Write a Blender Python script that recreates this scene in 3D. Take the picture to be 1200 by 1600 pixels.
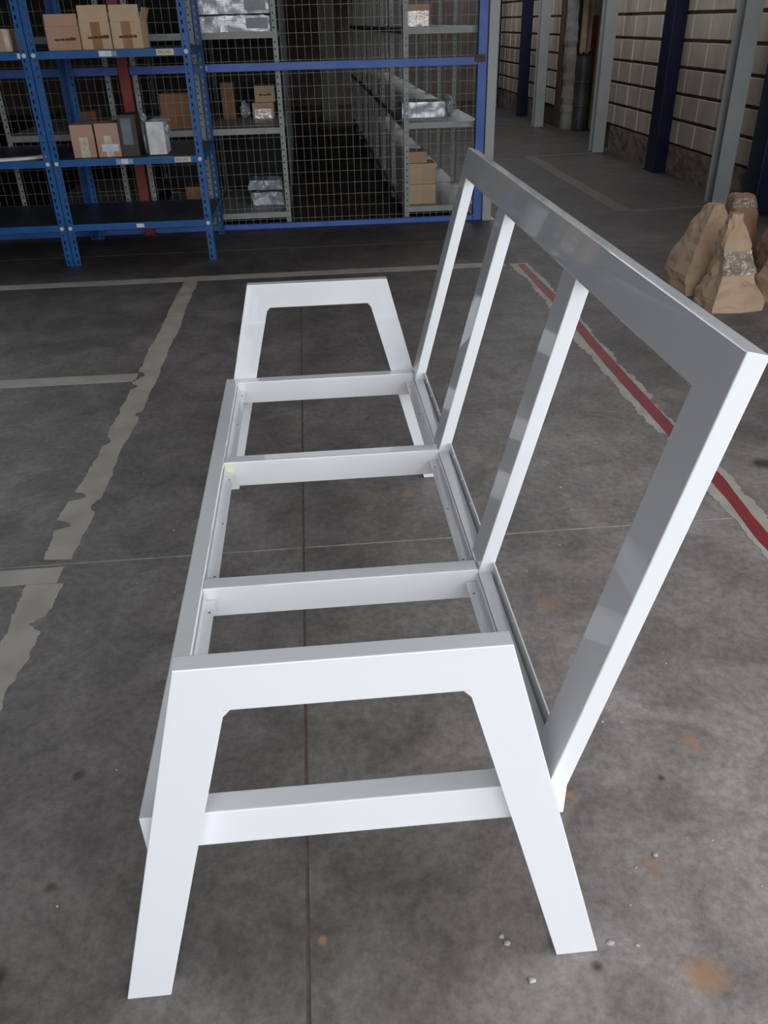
import bpy, bmesh, math, random
from mathutils import Vector, Matrix, noise

for o in list(bpy.data.objects):
    bpy.data.objects.remove(o)
sc = bpy.context.scene
COL = sc.collection

# ------------------------------------------------------------------ camera
F_PX, PITCH, ROLL, YAW = 1269.63, 0.5434, -0.0259, -0.0772
CAM = Vector((0.341, -0.901, 1.55))
cd = bpy.data.cameras.new('camera')
cd.sensor_fit = 'VERTICAL'
cd.sensor_height = 36.0
cd.sensor_width = 27.0
cd.lens = F_PX / 1600.0 * 36.0
cd.clip_start = 0.05
cam = bpy.data.objects.new('camera', cd)
COL.objects.link(cam)
_r = Vector((1, 0, 0))
_f = Vector((0, math.cos(PITCH), -math.sin(PITCH)))
_u = Vector((0, math.sin(PITCH), math.cos(PITCH)))
_R = math.cos(ROLL) * _r + math.sin(ROLL) * _u
_U = -math.sin(ROLL) * _r + math.cos(ROLL) * _u
_Z = Matrix.Rotation(YAW, 3, 'Z')
_R, _U, _B = _Z @ _R, _Z @ _U, _Z @ (-_f)
cam.matrix_world = Matrix(((_R.x, _U.x, _B.x, CAM.x), (_R.y, _U.y, _B.y, CAM.y), (_R.z, _U.z, _B.z, CAM.z), (0, 0, 0, 1)))
sc.camera = cam

# ------------------------------------------------------------------ sky light (overcast) and exposure
world = bpy.data.worlds.new('overcast_sky')
sc.world = world
world.use_nodes = True
bg = world.node_tree.nodes['Background']
bg.inputs['Color'].default_value = (0.90, 0.94, 1.0, 1)
bg.inputs['Strength'].default_value = 1.0
DOOR_Y, DOOR_X0, DOOR_X1, DOOR_H = -4.6, -2.0, 4.2, 4.8        # wide loading door behind the camera
SIDE_Y0, SIDE_Y1 = -4.2, 1.0                                    # side door in the right wall beside it
SKY = [(-6.0, -3.2, 6.0, 17.0), (2.6, 4.1, 6.5, 18.0)]          # roof-light strips (x0, x1, y0, y1)
ZC = 5.6
def portal(name, loc, sx, sy, rot):
    pl = bpy.data.lights.new(name, 'AREA')
    pl.shape = 'RECTANGLE'
    pl.size, pl.size_y = sx, sy
    pl.cycles.is_portal = True
    po = bpy.data.objects.new(name, pl)
    po.location, po.rotation_euler = loc, rot
    COL.objects.link(po)
portal('door_portal', ((DOOR_X0 + DOOR_X1) / 2, DOOR_Y - 0.02, DOOR_H / 2), DOOR_X1 - DOOR_X0, DOOR_H, (math.radians(90), 0, 0))
portal('side_door_portal', (4.46, (SIDE_Y0 + SIDE_Y1) / 2, DOOR_H / 2), DOOR_H, SIDE_Y1 - SIDE_Y0, (0, math.radians(90), 0))
for q in SKY:
    portal('roof_light_portal', ((q[0] + q[1]) / 2, (q[2] + q[3]) / 2, ZC + 0.05), q[1] - q[0], q[3] - q[2], (0, 0, 0))
vs = sc.view_settings
vs.view_transform = 'Standard'
vs.look = 'None'
vs.gamma = 1.0
vs.use_curve_mapping = False
vs.exposure = 1.86
sc.cycles.use_denoising = True
sc.cycles.max_bounces = 8
sc.cycles.diffuse_bounces = 5

# ------------------------------------------------------------------ helpers
def lin(r, g, b):
    f = lambda c: c / 12.92 if c <= 0.04045 else ((c + 0.055) / 1.055) ** 2.4
    return (f(r / 255), f(g / 255), f(b / 255), 1)

def pmat(name, c1, c2=None, scale=6, rough=0.6, metal=0.0, bump=0.0, bscale=40, coat=0.0, detail=5, world_space=False, stretch=(1, 1, 1), trans=0.0, rvar=0.0):
    m = bpy.data.materials.new(name)
    m.use_nodes = True
    nt = m.node_tree
    b = nt.nodes['Principled BSDF']
    b.inputs['Base Color'].default_value = c1
    b.inputs['Roughness'].default_value = rough
    b.inputs['Metallic'].default_value = metal
    b.inputs['Coat Weight'].default_value = coat
    b.inputs['Coat Roughness'].default_value = 0.06
    b.inputs['Transmission Weight'].default_value = trans
    if world_space:
        tc = nt.nodes.new('ShaderNodeNewGeometry'); out = tc.outputs['Position']
    else:
        tc = nt.nodes.new('ShaderNodeTexCoord'); out = tc.outputs['Object']
    mp = nt.nodes.new('ShaderNodeMapping')
    mp.inputs['Scale'].default_value = stretch
    nt.links.new(out, mp.inputs['Vector'])
    if c2 is not None:
        n = nt.nodes.new('ShaderNodeTexNoise')
        n.inputs['Scale'].default_value = scale
        n.inputs['Detail'].default_value = detail
        nt.links.new(mp.outputs['Vector'], n.inputs['Vector'])
        cr = nt.nodes.new('ShaderNodeValToRGB')
        cr.color_ramp.elements[0].position = 0.35
        cr.color_ramp.elements[1].position = 0.65
        cr.color_ramp.elements[0].color = c1
        cr.color_ramp.elements[1].color = c2
        nt.links.new(n.outputs['Fac'], cr.inputs['Fac'])
        nt.links.new(cr.outputs['Color'], b.inputs['Base Color'])
    if bump > 0:
        n2 = nt.nodes.new('ShaderNodeTexNoise')
        n2.inputs['Scale'].default_value = bscale
        n2.inputs['Detail'].default_value = 4
        nt.links.new(mp.outputs['Vector'], n2.inputs['Vector'])
        bp = nt.nodes.new('ShaderNodeBump')
        bp.inputs['Strength'].default_value = bump
        bp.inputs['Distance'].default_value = 0.01
        nt.links.new(n2.outputs['Fac'], bp.inputs['Height'])
        nt.links.new(bp.outputs['Normal'], b.inputs['Normal'])
        if coat > 0:
            nt.links.new(bp.outputs['Normal'], b.inputs['Coat Normal'])
    return m

def tag(o, label=None, cat=None, group=None, kind=None):
    if label: o['label'] = label
    if cat: o['category'] = cat
    if group: o['group'] = group
    if kind: o['kind'] = kind
    return o

def empty(name, loc, label=None, cat=None, group=None, rz=0):
    o = bpy.data.objects.new(name, None)
    o.empty_display_size = 0.1
    o.location = loc
    o.rotation_euler = (0, 0, rz)
    COL.objects.link(o)
    return tag(o, label, cat, group)

def link(name, me, mat, parent=None, loc=(0, 0, 0), rot=(0, 0, 0)):
    if mat is not None and len(me.materials) == 0:
        me.materials.append(mat)
    o = bpy.data.objects.new(name, me)
    o.location = loc
    o.rotation_euler = rot
    o.parent = parent
    COL.objects.link(o)
    return o

def bm_mesh(name, bm):
    bmesh.ops.recalc_face_normals(bm, faces=bm.faces[:])
    me = bpy.data.meshes.new(name)
    bm.to_mesh(me)
    bm.free()
    return me

def add_box(bm, lo, hi, bevel=0.0):
    x0, y0, z0 = lo; x1, y1, z1 = hi
    v = [bm.verts.new(p) for p in ((x0, y0, z0), (x1, y0, z0), (x1, y1, z0), (x0, y1, z0), (x0, y0, z1), (x1, y0, z1), (x1, y1, z1), (x0, y1, z1))]
    fs = [bm.faces.new([v[i] for i in q]) for q in ((3, 2, 1, 0), (4, 5, 6, 7), (0, 1, 5, 4), (1, 2, 6, 5), (2, 3, 7, 6), (3, 0, 4, 7))]
    if bevel > 0:
        es = list({e for f in fs for e in f.edges})
        bmesh.ops.bevel(bm, geom=es, offset=bevel, segments=2, profile=0.5, affect='EDGES')

def box(name, lo, hi, mat, parent=None, bevel=0.0, origin=None):
    """one box; for a top-level box the origin sits at the middle of its base"""
    if parent is None and origin is None:
        origin = ((lo[0] + hi[0]) / 2, (lo[1] + hi[1]) / 2, lo[2])
    o = origin or (0, 0, 0)
    bm = bmesh.new()
    add_box(bm, [a - c for a, c in zip(lo, o)], [a - c for a, c in zip(hi, o)], bevel)
    return link(name, bm_mesh(name, bm), mat, parent, o)

def boxes(name, lst, mat, parent=None, bevel=0.0):
    bm = bmesh.new()
    for lo, hi in lst:
        add_box(bm, lo, hi, bevel)
    return link(name, bm_mesh(name, bm), mat, parent)

def prism(name, poly, axis, t0, t1, mat, parent=None, bevel=0.0, keep=()):
    """polygon in the plane normal to axis ('y' -> (x,z), 'z' -> (x,y), 'x' -> (y,z)); 'keep' = polygon sides left unbevelled (welded joints)"""
    bm = bmesh.new()
    def P(p, t):
        return {'y': (p[0], t, p[1]), 'z': (p[0], p[1], t), 'x': (t, p[0], p[1])}[axis]
    a = [bm.verts.new(P(p, t0)) for p in poly]
    b = [bm.verts.new(P(p, t1)) for p in poly]
    bm.faces.new(a); bm.faces.new(b[::-1])
    n = len(poly); skip = set()
    for i in range(n):
        f = bm.faces.new((a[i], a[(i + 1) % n], b[(i + 1) % n], b[i]))
        if i in keep:
            skip.update(f.edges)
    if bevel > 0:
        es = [e for e in bm.edges if e not in skip]
        bmesh.ops.bevel(bm, geom=es, offset=bevel, segments=2, profile=0.5, affect='EDGES')
    return link(name, bm_mesh(name, bm), mat, parent)

def cyl(bm, c, r, h, axis='z', n=12):
    ret = bmesh.ops.create_cone(bm, cap_ends=True, segments=n, radius1=r, radius2=r, depth=h)
    M = Matrix.Translation(c)
    if axis == 'y': M = M @ Matrix.Rotation(math.pi / 2, 4, 'X')
    if axis == 'x': M = M @ Matrix.Rotation(math.pi / 2, 4, 'Y')
    bmesh.ops.transform(bm, matrix=M, verts=ret['verts'])

def dup(o, parent=None, loc=None):
    c = o.copy()
    COL.objects.link(c)
    c.parent = parent
    if loc is not None:
        c.location = loc
    for ch in list(o.children):
        dup(ch, c)
    return c

def text_obj(name, body, size, mat, parent, loc, rot=(math.pi / 2, 0, 0), width=None):
    cu = bpy.data.curves.new(name, 'FONT')
    cu.body = body
    cu.size = size
    cu.extrude = 0.0003
    cu.align_x = 'CENTER'
    cu.align_y = 'CENTER'
    tmp = bpy.data.objects.new(name + '_tmp', cu)
    COL.objects.link(tmp)
    bpy.context.view_layer.update()
    me = bpy.data.meshes.new_from_object(tmp.evaluated_get(bpy.context.evaluated_depsgraph_get()))
    bpy.data.objects.remove(tmp)
    if width:
        w = max(v.co.x for v in me.vertices) - min(v.co.x for v in me.vertices)
        for v in me.vertices: v.co.x *= width / w
    me.materials.clear()
    return link(name, me, mat, parent, loc, rot)

# ------------------------------------------------------------------ materials
M = {}
M['paint'] = pmat('white_gloss_paint', (0.86, 0.87, 0.885, 1), rough=0.34, coat=1.0)
M['paint'].node_tree.nodes['Principled BSDF'].inputs['Coat IOR'].default_value = 1.6
M['paint'].node_tree.nodes['Principled BSDF'].inputs['Coat Roughness'].default_value = 0.03
M['blue'] = pmat('shelf_blue_paint', lin(15, 78, 138), lin(24, 94, 156), 9, 0.45, bump=0.05)
M['navy'] = pmat('fence_blue_paint', lin(62, 98, 178), lin(80, 114, 190), 5, 0.45)
M['navycol'] = pmat('navy_column_paint', lin(10, 18, 50), lin(14, 24, 62), 4, 0.4)
M['greysteel'] = pmat('grey_column_paint', lin(170, 174, 172), lin(180, 184, 181), 3, 0.5)
M['greyshelf'] = pmat('galvanised_shelf_grey', lin(146, 149, 147), lin(160, 163, 160), 8, 0.5, metal=0.1)
M['darkshelf'] = pmat('dark_shelf_panel', lin(52, 56, 66), lin(66, 70, 80), 5, 0.45)
M['boltwhite'] = pmat('pale_bolt_plastic', lin(205, 210, 205), rough=0.5)
M['wire'] = pmat('galvanised_wire', lin(146, 142, 132), rough=0.5, metal=0.2)
M['red'] = pmat('red_oxide_paint', lin(140, 50, 42), lin(124, 44, 38), 6, 0.5)
M['card'] = pmat('brown_cardboard', lin(192, 162, 134), lin(180, 150, 124), 5, 0.85, bump=0.08, bscale=25)
M['cardpink'] = pmat('pinkish_cardboard', lin(190, 152, 132), lin(178, 142, 122), 5, 0.85, bump=0.08, bscale=25)
M['cardtan'] = pmat('tan_cardboard', lin(202, 176, 144), lin(190, 164, 132), 5, 0.85, bump=0.08, bscale=25)
M['shadeboard'] = pmat('black_shade_panel', lin(22, 22, 23), lin(28, 28, 28), 4, 0.9)
M['carddark'] = pmat('dark_brown_card', lin(150, 112, 82), lin(138, 102, 76), 5, 0.85)  # darker brown card for the rear cartons and lid seams
M['tapebrown'] = pmat('brown_packing_tape', lin(160, 112, 66), lin(148, 100, 58), 12, 0.3)
M['ink'] = pmat('faded_ink', lin(92, 60, 38), rough=0.8)
M['inkdark'] = pmat('dark_ink', lin(60, 52, 40), rough=0.8)
M['label'] = pmat('cream_label', lin(222, 206, 172), lin(212, 196, 160), 20, 0.6)
M['labelwhite'] = pmat('white_label', lin(225, 226, 228), lin(205, 208, 212), 30, 0.6)
M['labelblue'] = pmat('pale_blue_sticker', lin(120, 170, 205), rough=0.5)
M['darkbrown'] = pmat('dark_brown_casing', lin(62, 50, 46), rough=0.45)
M['greypanel'] = pmat('grey_window_panel', lin(120, 128, 136), lin(90, 98, 106), 7, 0.25)
M['whitebox'] = pmat('white_box_board', lin(226, 226, 224), lin(196, 196, 198), 14, 0.5, bump=0.1, bscale=30)
M['foil'] = pmat('silver_foam_wrap', lin(214, 216, 220), lin(188, 190, 196), 9, 0.28, metal=0.35, bump=0.45, bscale=16)
M['plastic'] = pmat('crumpled_clear_plastic', lin(200, 206, 214), lin(160, 168, 180), 16, 0.14, bump=0.8, bscale=22, coat=0.8, trans=0.2)
M['kraft'] = pmat('kraft_paper', lin(200, 172, 144), lin(184, 156, 128), 5, 0.75, bump=0.18, bscale=14)
M['kraftdark'] = pmat('reddish_kraft_paper', lin(176, 136, 112), lin(158, 120, 98), 6, 0.7, bump=0.2, bscale=16)
M['film'] = pmat('clear_tape_over_kraft', lin(236, 226, 214), lin(210, 192, 172), 18, 0.10, metal=0.15, bump=0.7, bscale=24, coat=1.0)
M['line'] = pmat('worn_beige_floor_paint', lin(186, 180, 168), lin(166, 160, 148), 7, 0.6, world_space=True, bump=0.06)
M['linefaint'] = pmat('faint_brown_floor_paint', lin(92, 81, 72), lin(82, 72, 65), 5, 0.6, world_space=True)
M['redline'] = pmat('red_floor_paint', lin(150, 46, 54), lin(128, 40, 48), 6, 0.5, world_space=True)
M['block'] = pmat('concrete_block', lin(208, 193, 176), lin(186, 170, 154), 3.2, 0.9, world_space=True, bump=0.35, bscale=30, stretch=(1, 1, 0.35))
M['plinth'] = pmat('rough_plinth_render', lin(150, 136, 120), lin(112, 98, 86), 5, 0.95, world_space=True, bump=0.8, bscale=14)
M['mortardark'] = pmat('dark_bed_joint', lin(96, 76, 60), lin(76, 60, 48), 6, 0.95, world_space=True)
M['mortarlight'] = pmat('pale_mortar', lin(240, 232, 218), rough=0.9)
M['ceil'] = pmat('roof_sheet', lin(120, 122, 124), lin(104, 106, 108), 2, 0.7)
M['wallplain'] = pmat('plain_block_wall', lin(120, 112, 104), lin(100, 93, 86), 2, 0.9, bump=0.2, bscale=12)
M['yard'] = pmat('yard_concrete', lin(150, 148, 144), lin(132, 130, 126), 1, 0.9, world_space=True)
M['jointbrown'] = pmat('brown_joint_filler', lin(106, 90, 76), lin(84, 70, 60), 20, 0.9, world_space=True)
M['jointpale'] = pmat('pale_joint_filler', lin(196, 190, 180), lin(160, 154, 146), 14, 0.9, world_space=True)
M['conc'] = pmat('rough_concrete', lin(168, 162, 154), lin(140, 134, 128), 7, 0.95, bump=0.7, bscale=18)
M['tarp'] = pmat('dull_canvas', lin(150, 138, 116), lin(126, 116, 98), 5, 0.9, bump=0.2, bscale=8)
M['cloth'] = pmat('tan_cloth', lin(176, 156, 132), lin(150, 132, 112), 6, 0.9)
M['drum'] = pmat('dull_grey_metal', lin(96, 98, 96), lin(70, 70, 72), 3, 0.4, metal=0.4)
M['rust'] = pmat('rust_brown_board', lin(120, 66, 36), lin(96, 52, 30), 5, 0.8)
M['beigemetal'] = pmat('dull_beige_enamel', lin(150, 148, 128), lin(138, 136, 118), 3, 0.5)
M['grit'] = pmat('pale_grit', lin(190, 186, 178), rough=0.9)
M['whiteplastic'] = pmat('white_plastic_strip', lin(214, 216, 216), rough=0.35)
M['yellowmark'] = pmat('yellow_green_chalk', (0.80, 0.83, 0.55, 1), (0.85, 0.86, 0.80, 1), 30, 0.45)
M['hole'] = pmat('screw_hole_shadow', (0.10, 0.10, 0.11, 1), rough=0.7)
M['dome'] = pmat('screw_head', (0.75, 0.76, 0.78, 1), rough=0.3, metal=0.5)

def floor_material():
    m = bpy.data.materials.new('stained_concrete_floor')
    m.use_nodes = True
    nt = m.node_tree; N = nt.nodes; K = nt.links
    b = N['Principled BSDF']
    g = N.new('ShaderNodeNewGeometry')
    def noise_(scale, detail=6, rough=0.6, dist=0.0, st=(1, 1, 1)):
        mp = N.new('ShaderNodeMapping'); mp.inputs['Scale'].default_value = st
        K.new(g.outputs['Position'], mp.inputs['Vector'])
        n = N.new('ShaderNodeTexNoise')
        n.inputs['Scale'].default_value = scale; n.inputs['Detail'].default_value = detail
        n.inputs['Roughness'].default_value = rough; n.inputs['Distortion'].default_value = dist
        K.new(mp.outputs['Vector'], n.inputs['Vector'])
        return n.outputs['Fac']
    def ramp(fac, stops):
        r = N.new('ShaderNodeValToRGB')
        e = r.color_ramp.elements
        e[0].position, e[0].color = stops[0]
        e[1].position, e[1].color = stops[1]
        for p, c in stops[2:]:
            k = e.new(p); k.color = c
        K.new(fac, r.inputs['Fac'])
        return r.outputs['Color']
    def mix(a, bb, fac, mode='MIX'):
        x = N.new('ShaderNodeMix'); x.data_type = 'RGBA'; x.blend_type = mode
        if isinstance(fac, float): x.inputs['Factor'].default_value = fac
        else: K.new(fac, x.inputs['Factor'])
        for s, v in (('A', a), ('B', bb)):
            i = [q for q in x.inputs if q.name == s and q.type == 'RGBA'][0]
            if isinstance(v, tuple): i.default_value = v
            else: K.new(v, i)
        return [q for q in x.outputs if q.type == 'RGBA'][0]
    W = (1, 1, 1, 1)
    base = ramp(noise_(1.1, 8, 0.62), [(0.30, lin(107, 102, 98)), (0.70, lin(142, 136, 132))])
    blotch = ramp(noise_(4.5, 9, 0.72, 0.6), [(0.38, (0.50, 0.49, 0.48, 1)), (0.60, W)])
    col = mix(base, blotch, 0.7, 'MULTIPLY')
    fine = ramp(noise_(38, 8, 0.75), [(0.36, (0.50, 0.49, 0.48, 1)), (0.60, (1.15, 1.15, 1.15, 1))])
    col = mix(col, fine, 0.6, 'MULTIPLY')
    scuff = ramp(noise_(16, 10, 0.8, 1.4, (1.0, 2.6, 1)), [(0.62, (0, 0, 0, 1)), (0.76, (0.5, 0.5, 0.5, 1))])
    col = mix(col, lin(166, 162, 156), scuff)
    speck = ramp(noise_(85, 3, 0.6), [(0.735, (0, 0, 0, 1)), (0.77, (1, 1, 1, 1))])
    col = mix(col, lin(176, 172, 164), speck)
    # browner concrete in the passage, with the dimness back there painted in too
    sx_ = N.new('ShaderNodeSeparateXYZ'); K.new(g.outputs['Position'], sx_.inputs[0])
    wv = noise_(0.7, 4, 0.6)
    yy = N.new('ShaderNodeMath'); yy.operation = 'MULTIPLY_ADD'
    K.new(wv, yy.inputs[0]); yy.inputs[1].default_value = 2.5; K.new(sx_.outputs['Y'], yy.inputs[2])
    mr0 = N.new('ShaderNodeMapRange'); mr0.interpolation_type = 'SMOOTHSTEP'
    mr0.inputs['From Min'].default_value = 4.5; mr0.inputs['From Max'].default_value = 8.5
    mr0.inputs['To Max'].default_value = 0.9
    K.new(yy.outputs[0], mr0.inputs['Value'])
    brown_shaded = mix(col, (0.24, 0.212, 0.19, 1), 1.0, 'MULTIPLY')
    col = mix(col, brown_shaded, mr0.outputs['Result'])
    # painted light: floor paled right of the bench, towards the loading door
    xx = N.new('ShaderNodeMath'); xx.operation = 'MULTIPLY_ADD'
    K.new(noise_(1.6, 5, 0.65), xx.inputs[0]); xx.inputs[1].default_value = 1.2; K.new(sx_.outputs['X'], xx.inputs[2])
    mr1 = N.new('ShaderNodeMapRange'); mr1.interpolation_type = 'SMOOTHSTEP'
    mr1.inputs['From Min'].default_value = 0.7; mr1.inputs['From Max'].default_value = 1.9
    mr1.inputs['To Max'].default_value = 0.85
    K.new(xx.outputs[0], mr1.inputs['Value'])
    lit_col = mix(col, (2.0, 1.97, 1.94, 1), 1.0, 'MULTIPLY')
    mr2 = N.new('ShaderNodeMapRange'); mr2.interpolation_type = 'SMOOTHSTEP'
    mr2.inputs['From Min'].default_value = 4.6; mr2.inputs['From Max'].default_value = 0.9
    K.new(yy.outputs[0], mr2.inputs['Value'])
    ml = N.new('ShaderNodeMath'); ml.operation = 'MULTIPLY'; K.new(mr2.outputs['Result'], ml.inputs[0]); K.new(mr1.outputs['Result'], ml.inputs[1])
    col = mix(col, lit_col, ml.outputs[0])
    # stains with a shape of their own
    wob = noise_(14, 4, 0.6)
    def spot(x, y, r, c, k):
        nonlocal col
        d = N.new('ShaderNodeVectorMath'); d.operation = 'DISTANCE'
        K.new(g.outputs['Position'], d.inputs[0]); d.inputs[1].default_value = (x, y, 0)
        a = N.new('ShaderNodeMath'); a.operation = 'MULTIPLY_ADD'
        K.new(wob, a.inputs[0]); a.inputs[1].default_value = r * 1.6
        K.new(d.outputs['Value'], a.inputs[2])
        mr = N.new('ShaderNodeMapRange')
        mr.inputs['From Min'].default_value = r * 1.75; mr.inputs['From Max'].default_value = r * 1.15
        mr.inputs['To Min'].default_value = 0; mr.inputs['To Max'].default_value = k
        K.new(a.outputs[0], mr.inputs['Value'])
        col = mix(col, c, mr.outputs['Result'])
    rust = lin(176, 136, 104)
    for x, y, r, k in ((1.197, 0.458, 0.042, 0.75), (0.984, -0.099, 0.048, 0.8), (0.852, 0.335, 0.014, 0.9), (1.235, 1.69, 0.022, 0.75), (0.27, 0.045, 0.012, 0.8), (0.64, 1.78, 0.03, 0.6), (1.21, 2.22, 0.03, 0.6), (1.0, 1.05, 0.06, 0.35), (0.72, 0.9, 0.05, 0.35), (0.98, 0.13, 0.05, 0.25)):
        spot(x, y, r, rust, k)
    oil = lin(52, 48, 42)
    for x, y, r, k in ((2.075, 1.84, 0.06, 0.85), (-0.36, 0.03, 0.05, 0.85), (-0.30, 0.22, 0.022, 0.7), (-0.31, 0.52, 0.018, 0.7), (0.79, -0.06, 0.014, 0.7), (1.08, 0.36, 0.012, 0.8)):
        spot(x, y, r, oil, k)
    K.new(col, b.inputs['Base Color'])
    rr = ramp(noise_(5, 6, 0.7), [(0.3, (0.42, 0.42, 0.42, 1)), (0.7, (0.62, 0.62, 0.62, 1))])
    K.new(rr, b.inputs['Roughness'])
    b.inputs['Specular IOR Level'].default_value = 0.4
    bp = N.new('ShaderNodeBump'); bp.inputs['Strength'].default_value = 0.12; bp.inputs['Distance'].default_value = 0.004
    K.new(noise_(60, 6, 0.7), bp.inputs['Height'])
    K.new(bp.outputs['Normal'], b.inputs['Normal'])
    return m
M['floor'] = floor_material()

# ------------------------------------------------------------------ structure: floor, walls, ceiling
XL, XR, YB, YF = -7.0, 4.42, 19.0, DOOR_Y
floor = box('floor', (XL, YF, -0.16), (XR + 0.05, YB, -0.0012), M['jointpale'], origin=(0, 0, 0))
tag(floor, kind='structure')
GX = [XL, -4.1, 0.242, XR + 0.05]
GY = [YF, 1.456, 5.86, 10.25, 14.6, YB]
for i in range(3):
    for j in range(5):
        gx0 = 0.004 if i else 0; gx1 = 0.004 if i < 2 else 0
        gy0 = 0.004 if j else 0; gy1 = 0.004 if j < 4 else 0
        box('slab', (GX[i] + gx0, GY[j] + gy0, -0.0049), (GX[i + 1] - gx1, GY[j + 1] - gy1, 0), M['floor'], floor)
for gx in GX[1:3]:
    box('joint_filler', (gx - 0.004, YF, -0.0049), (gx + 0.004, YB, -0.0008), M['jointbrown'], floor)

def wall(name, bxs, mat):
    o = boxes(name, bxs, mat)
    return tag(o, kind='structure')
wall('wall_left', [((XL - 0.2, YF, 0), (XL, YB, ZC))], M['wallplain'])
wall('wall_back', [((XL, YB, 0), (XR + 0.4, YB + 0.2, ZC))], M['wallplain'])
wall('wall_front', [((XL, YF - 0.2, 0), (DOOR_X0, YF, ZC)), ((DOOR_X1, YF - 0.2, 0), (XR + 0.4, YF, ZC)), ((DOOR_X0, YF - 0.2, DOOR_H), (DOOR_X1, YF, ZC))], M['wallplain'])
cb = []
xs_ = [XL - 0.2] + sorted(v for q in SKY for v in q[:2]) + [XR + 0.4]
for i in range(len(xs_) - 1):
    hole = [q for q in SKY if q[0] == xs_[i] and q[1] == xs_[i + 1]]
    if hole:
        cb += [((xs_[i], YF - 0.2, ZC), (xs_[i + 1], hole[0][2], ZC + 0.1)), ((xs_[i], hole[0][3], ZC), (xs_[i + 1], YB + 0.2, ZC + 0.1))]
    else:
        cb.append(((xs_[i], YF - 0.2, ZC), (xs_[i + 1], YB + 0.2, ZC + 0.1)))
wall('ceiling', cb, M['ceil'])
# unseen deck added over the fenced store to keep roof light out
wall('ceiling_added_deck', [((XL, 6.70, 2.46), (1.86, YB, 2.52))], M['ceil'])
yard = boxes('floor_yard', [((-25, -30, -0.2), (30, YF - 0.001, -0.02)), ((XR + 0.06, YF, -0.2), (30, 20, -0.02))], M['yard'])
tag(yard, kind='structure')

# right wall: stack-bonded concrete blocks over a rough plinth
R0, R1, RX = 11.15, 13.36, 5.35          # recess between the second and third grey columns
wr = wall('wall_right', [((XR + 0.002, SIDE_Y1, 0), (XR + 0.4, R0, 2.06)), ((XR + 0.002, R1, 0), (XR + 0.4, YB, 2.06)),
                         ((XR, SIDE_Y1, 2.06), (RX + 0.2, YB, ZC)), ((XR, SIDE_Y1, 0.0), (XR + 0.03, 5.60, 2.06)), ((XR, YF, DOOR_H), (XR + 0.4, SIDE_Y1, ZC)), ((XR, YF, 0), (XR + 0.4, SIDE_Y0, DOOR_H)),
                         ((XR + 0.4, R0 - 0.2, 0), (RX + 0.2, R0, 2.06)), ((XR + 0.4, R1, 0), (RX + 0.2, R1 + 0.2, 2.06)), ((RX, R0, 0), (RX + 0.2, R1, 2.06))], M['mortardark'])
wr.data.materials.append(M['block'])
for p in wr.data.polygons:
    if p.index // 6 >= 2: p.material_index = 1
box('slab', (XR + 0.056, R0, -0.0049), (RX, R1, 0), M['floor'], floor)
rnd = random.Random(5)
PITCH_B, CH = 0.42, 0.2505
bm = bmesh.new(); add_box(bm, (-0.012, -PITCH_B / 2 + 0.0055, 0), (0.05, PITCH_B / 2 - 0.0055, CH - 0.032), 0.005)
block_me = bm_mesh('block', bm); block_me.materials.append(M['block'])
cols = 31
mort = bmesh.new()
for c in range(cols):
    yc = 5.82 + c * PITCH_B
    if R0 - 0.2 < yc < R1 + 0.2: continue
    for k in range(7):
        z0 = 0.318 + k * CH
        b = link('block', block_me, None, wr, (XR + rnd.uniform(-0.003, 0.004), yc, z0))
        add_box(mort, (XR - 0.0165, yc + PITCH_B / 2 - 0.009, z0 + 0.002), (XR + 0.02, yc + PITCH_B / 2 + 0.009, z0 + CH - 0.034))
tag(link('vertical_mortar', bm_mesh('vertical_mortar', mort), M['mortarlight'], wr), kind='stuff')
bm = bmesh.new()
bmesh.ops.create_grid(bm, x_segments=14, y_segments=6, size=0.5)
for v in bm.verts:
    y, z = v.co.x * 0.84, (v.co.y + 0.5) * 0.292
    edge = abs(v.co.x) > 0.49 or abs(v.co.y) > 0.49
    v.co = Vector((-0.014 - (0 if edge else 0.012 * noise.noise(Vector((y * 9, z * 9, 3.1)))), y, z))
ex = bmesh.ops.extrude_edge_only(bm, edges=[e for e in bm.edges if e.is_boundary])
for v in [g for g in ex['geom'] if isinstance(g, bmesh.types.BMVert)]: v.co.x = 0.05
pm = bm_mesh('plinth_block', bm); pm.materials.append(M['plinth'])
for c in range(15):
    if R0 - 0.42 < 6.03 + c * 0.86 < R1 + 0.42: continue
    link('plinth_block', pm, None, wr, (XR, 5.82 + 0.21 + c * 0.86, 0))

# ------------------------------------------------------------------ columns along the right wall
def i_column(y, label, mat=M['greysteel'], x0=4.10, w=0.15, d=0.17, h=4.2, cat='column', name='steel_column', grp='grey steel columns along the block wall'):
    e = empty(name, (x0 + w / 2, y + d / 2, 0), label, cat, grp)
    box('front_flange', (-w / 2, -d / 2, 0), (w / 2, -d / 2 + 0.012, h), mat, e, 0.002)
    box('rear_flange', (-w / 2, d / 2 - 0.012, 0), (w / 2, d / 2, h), mat, e, 0.002)
    box('web', (-0.006, -d / 2 + 0.012, 0), (0.006, d / 2 - 0.012, h), mat, e)
    return e
i_column(6.82, 'light grey steel column standing behind the paper-wrapped parcels')
i_column(10.45, 'light grey steel column beside the tall canvas sheet')
i_column(13.55, 'light grey steel column beside the rough concrete post')
i_column(17.25, 'farthest light grey steel column along the block wall')
def navy_column(y, label, d=0.26):
    e = empty('navy_column', (4.33, y, 0), label, 'column', 'navy columns against the block wall')
    box('post', (-0.07, -d / 2, 0), (0.075, d / 2, 4.2), M['navycol'], e, 0.004)
    box('base_plate', (-0.085, -d / 2 - 0.02, 0), (0.075, d / 2 + 0.02, 0.012), M['navycol'], e)
navy_column(6.47, 'dark navy column on the wall right behind the parcels')
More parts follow.
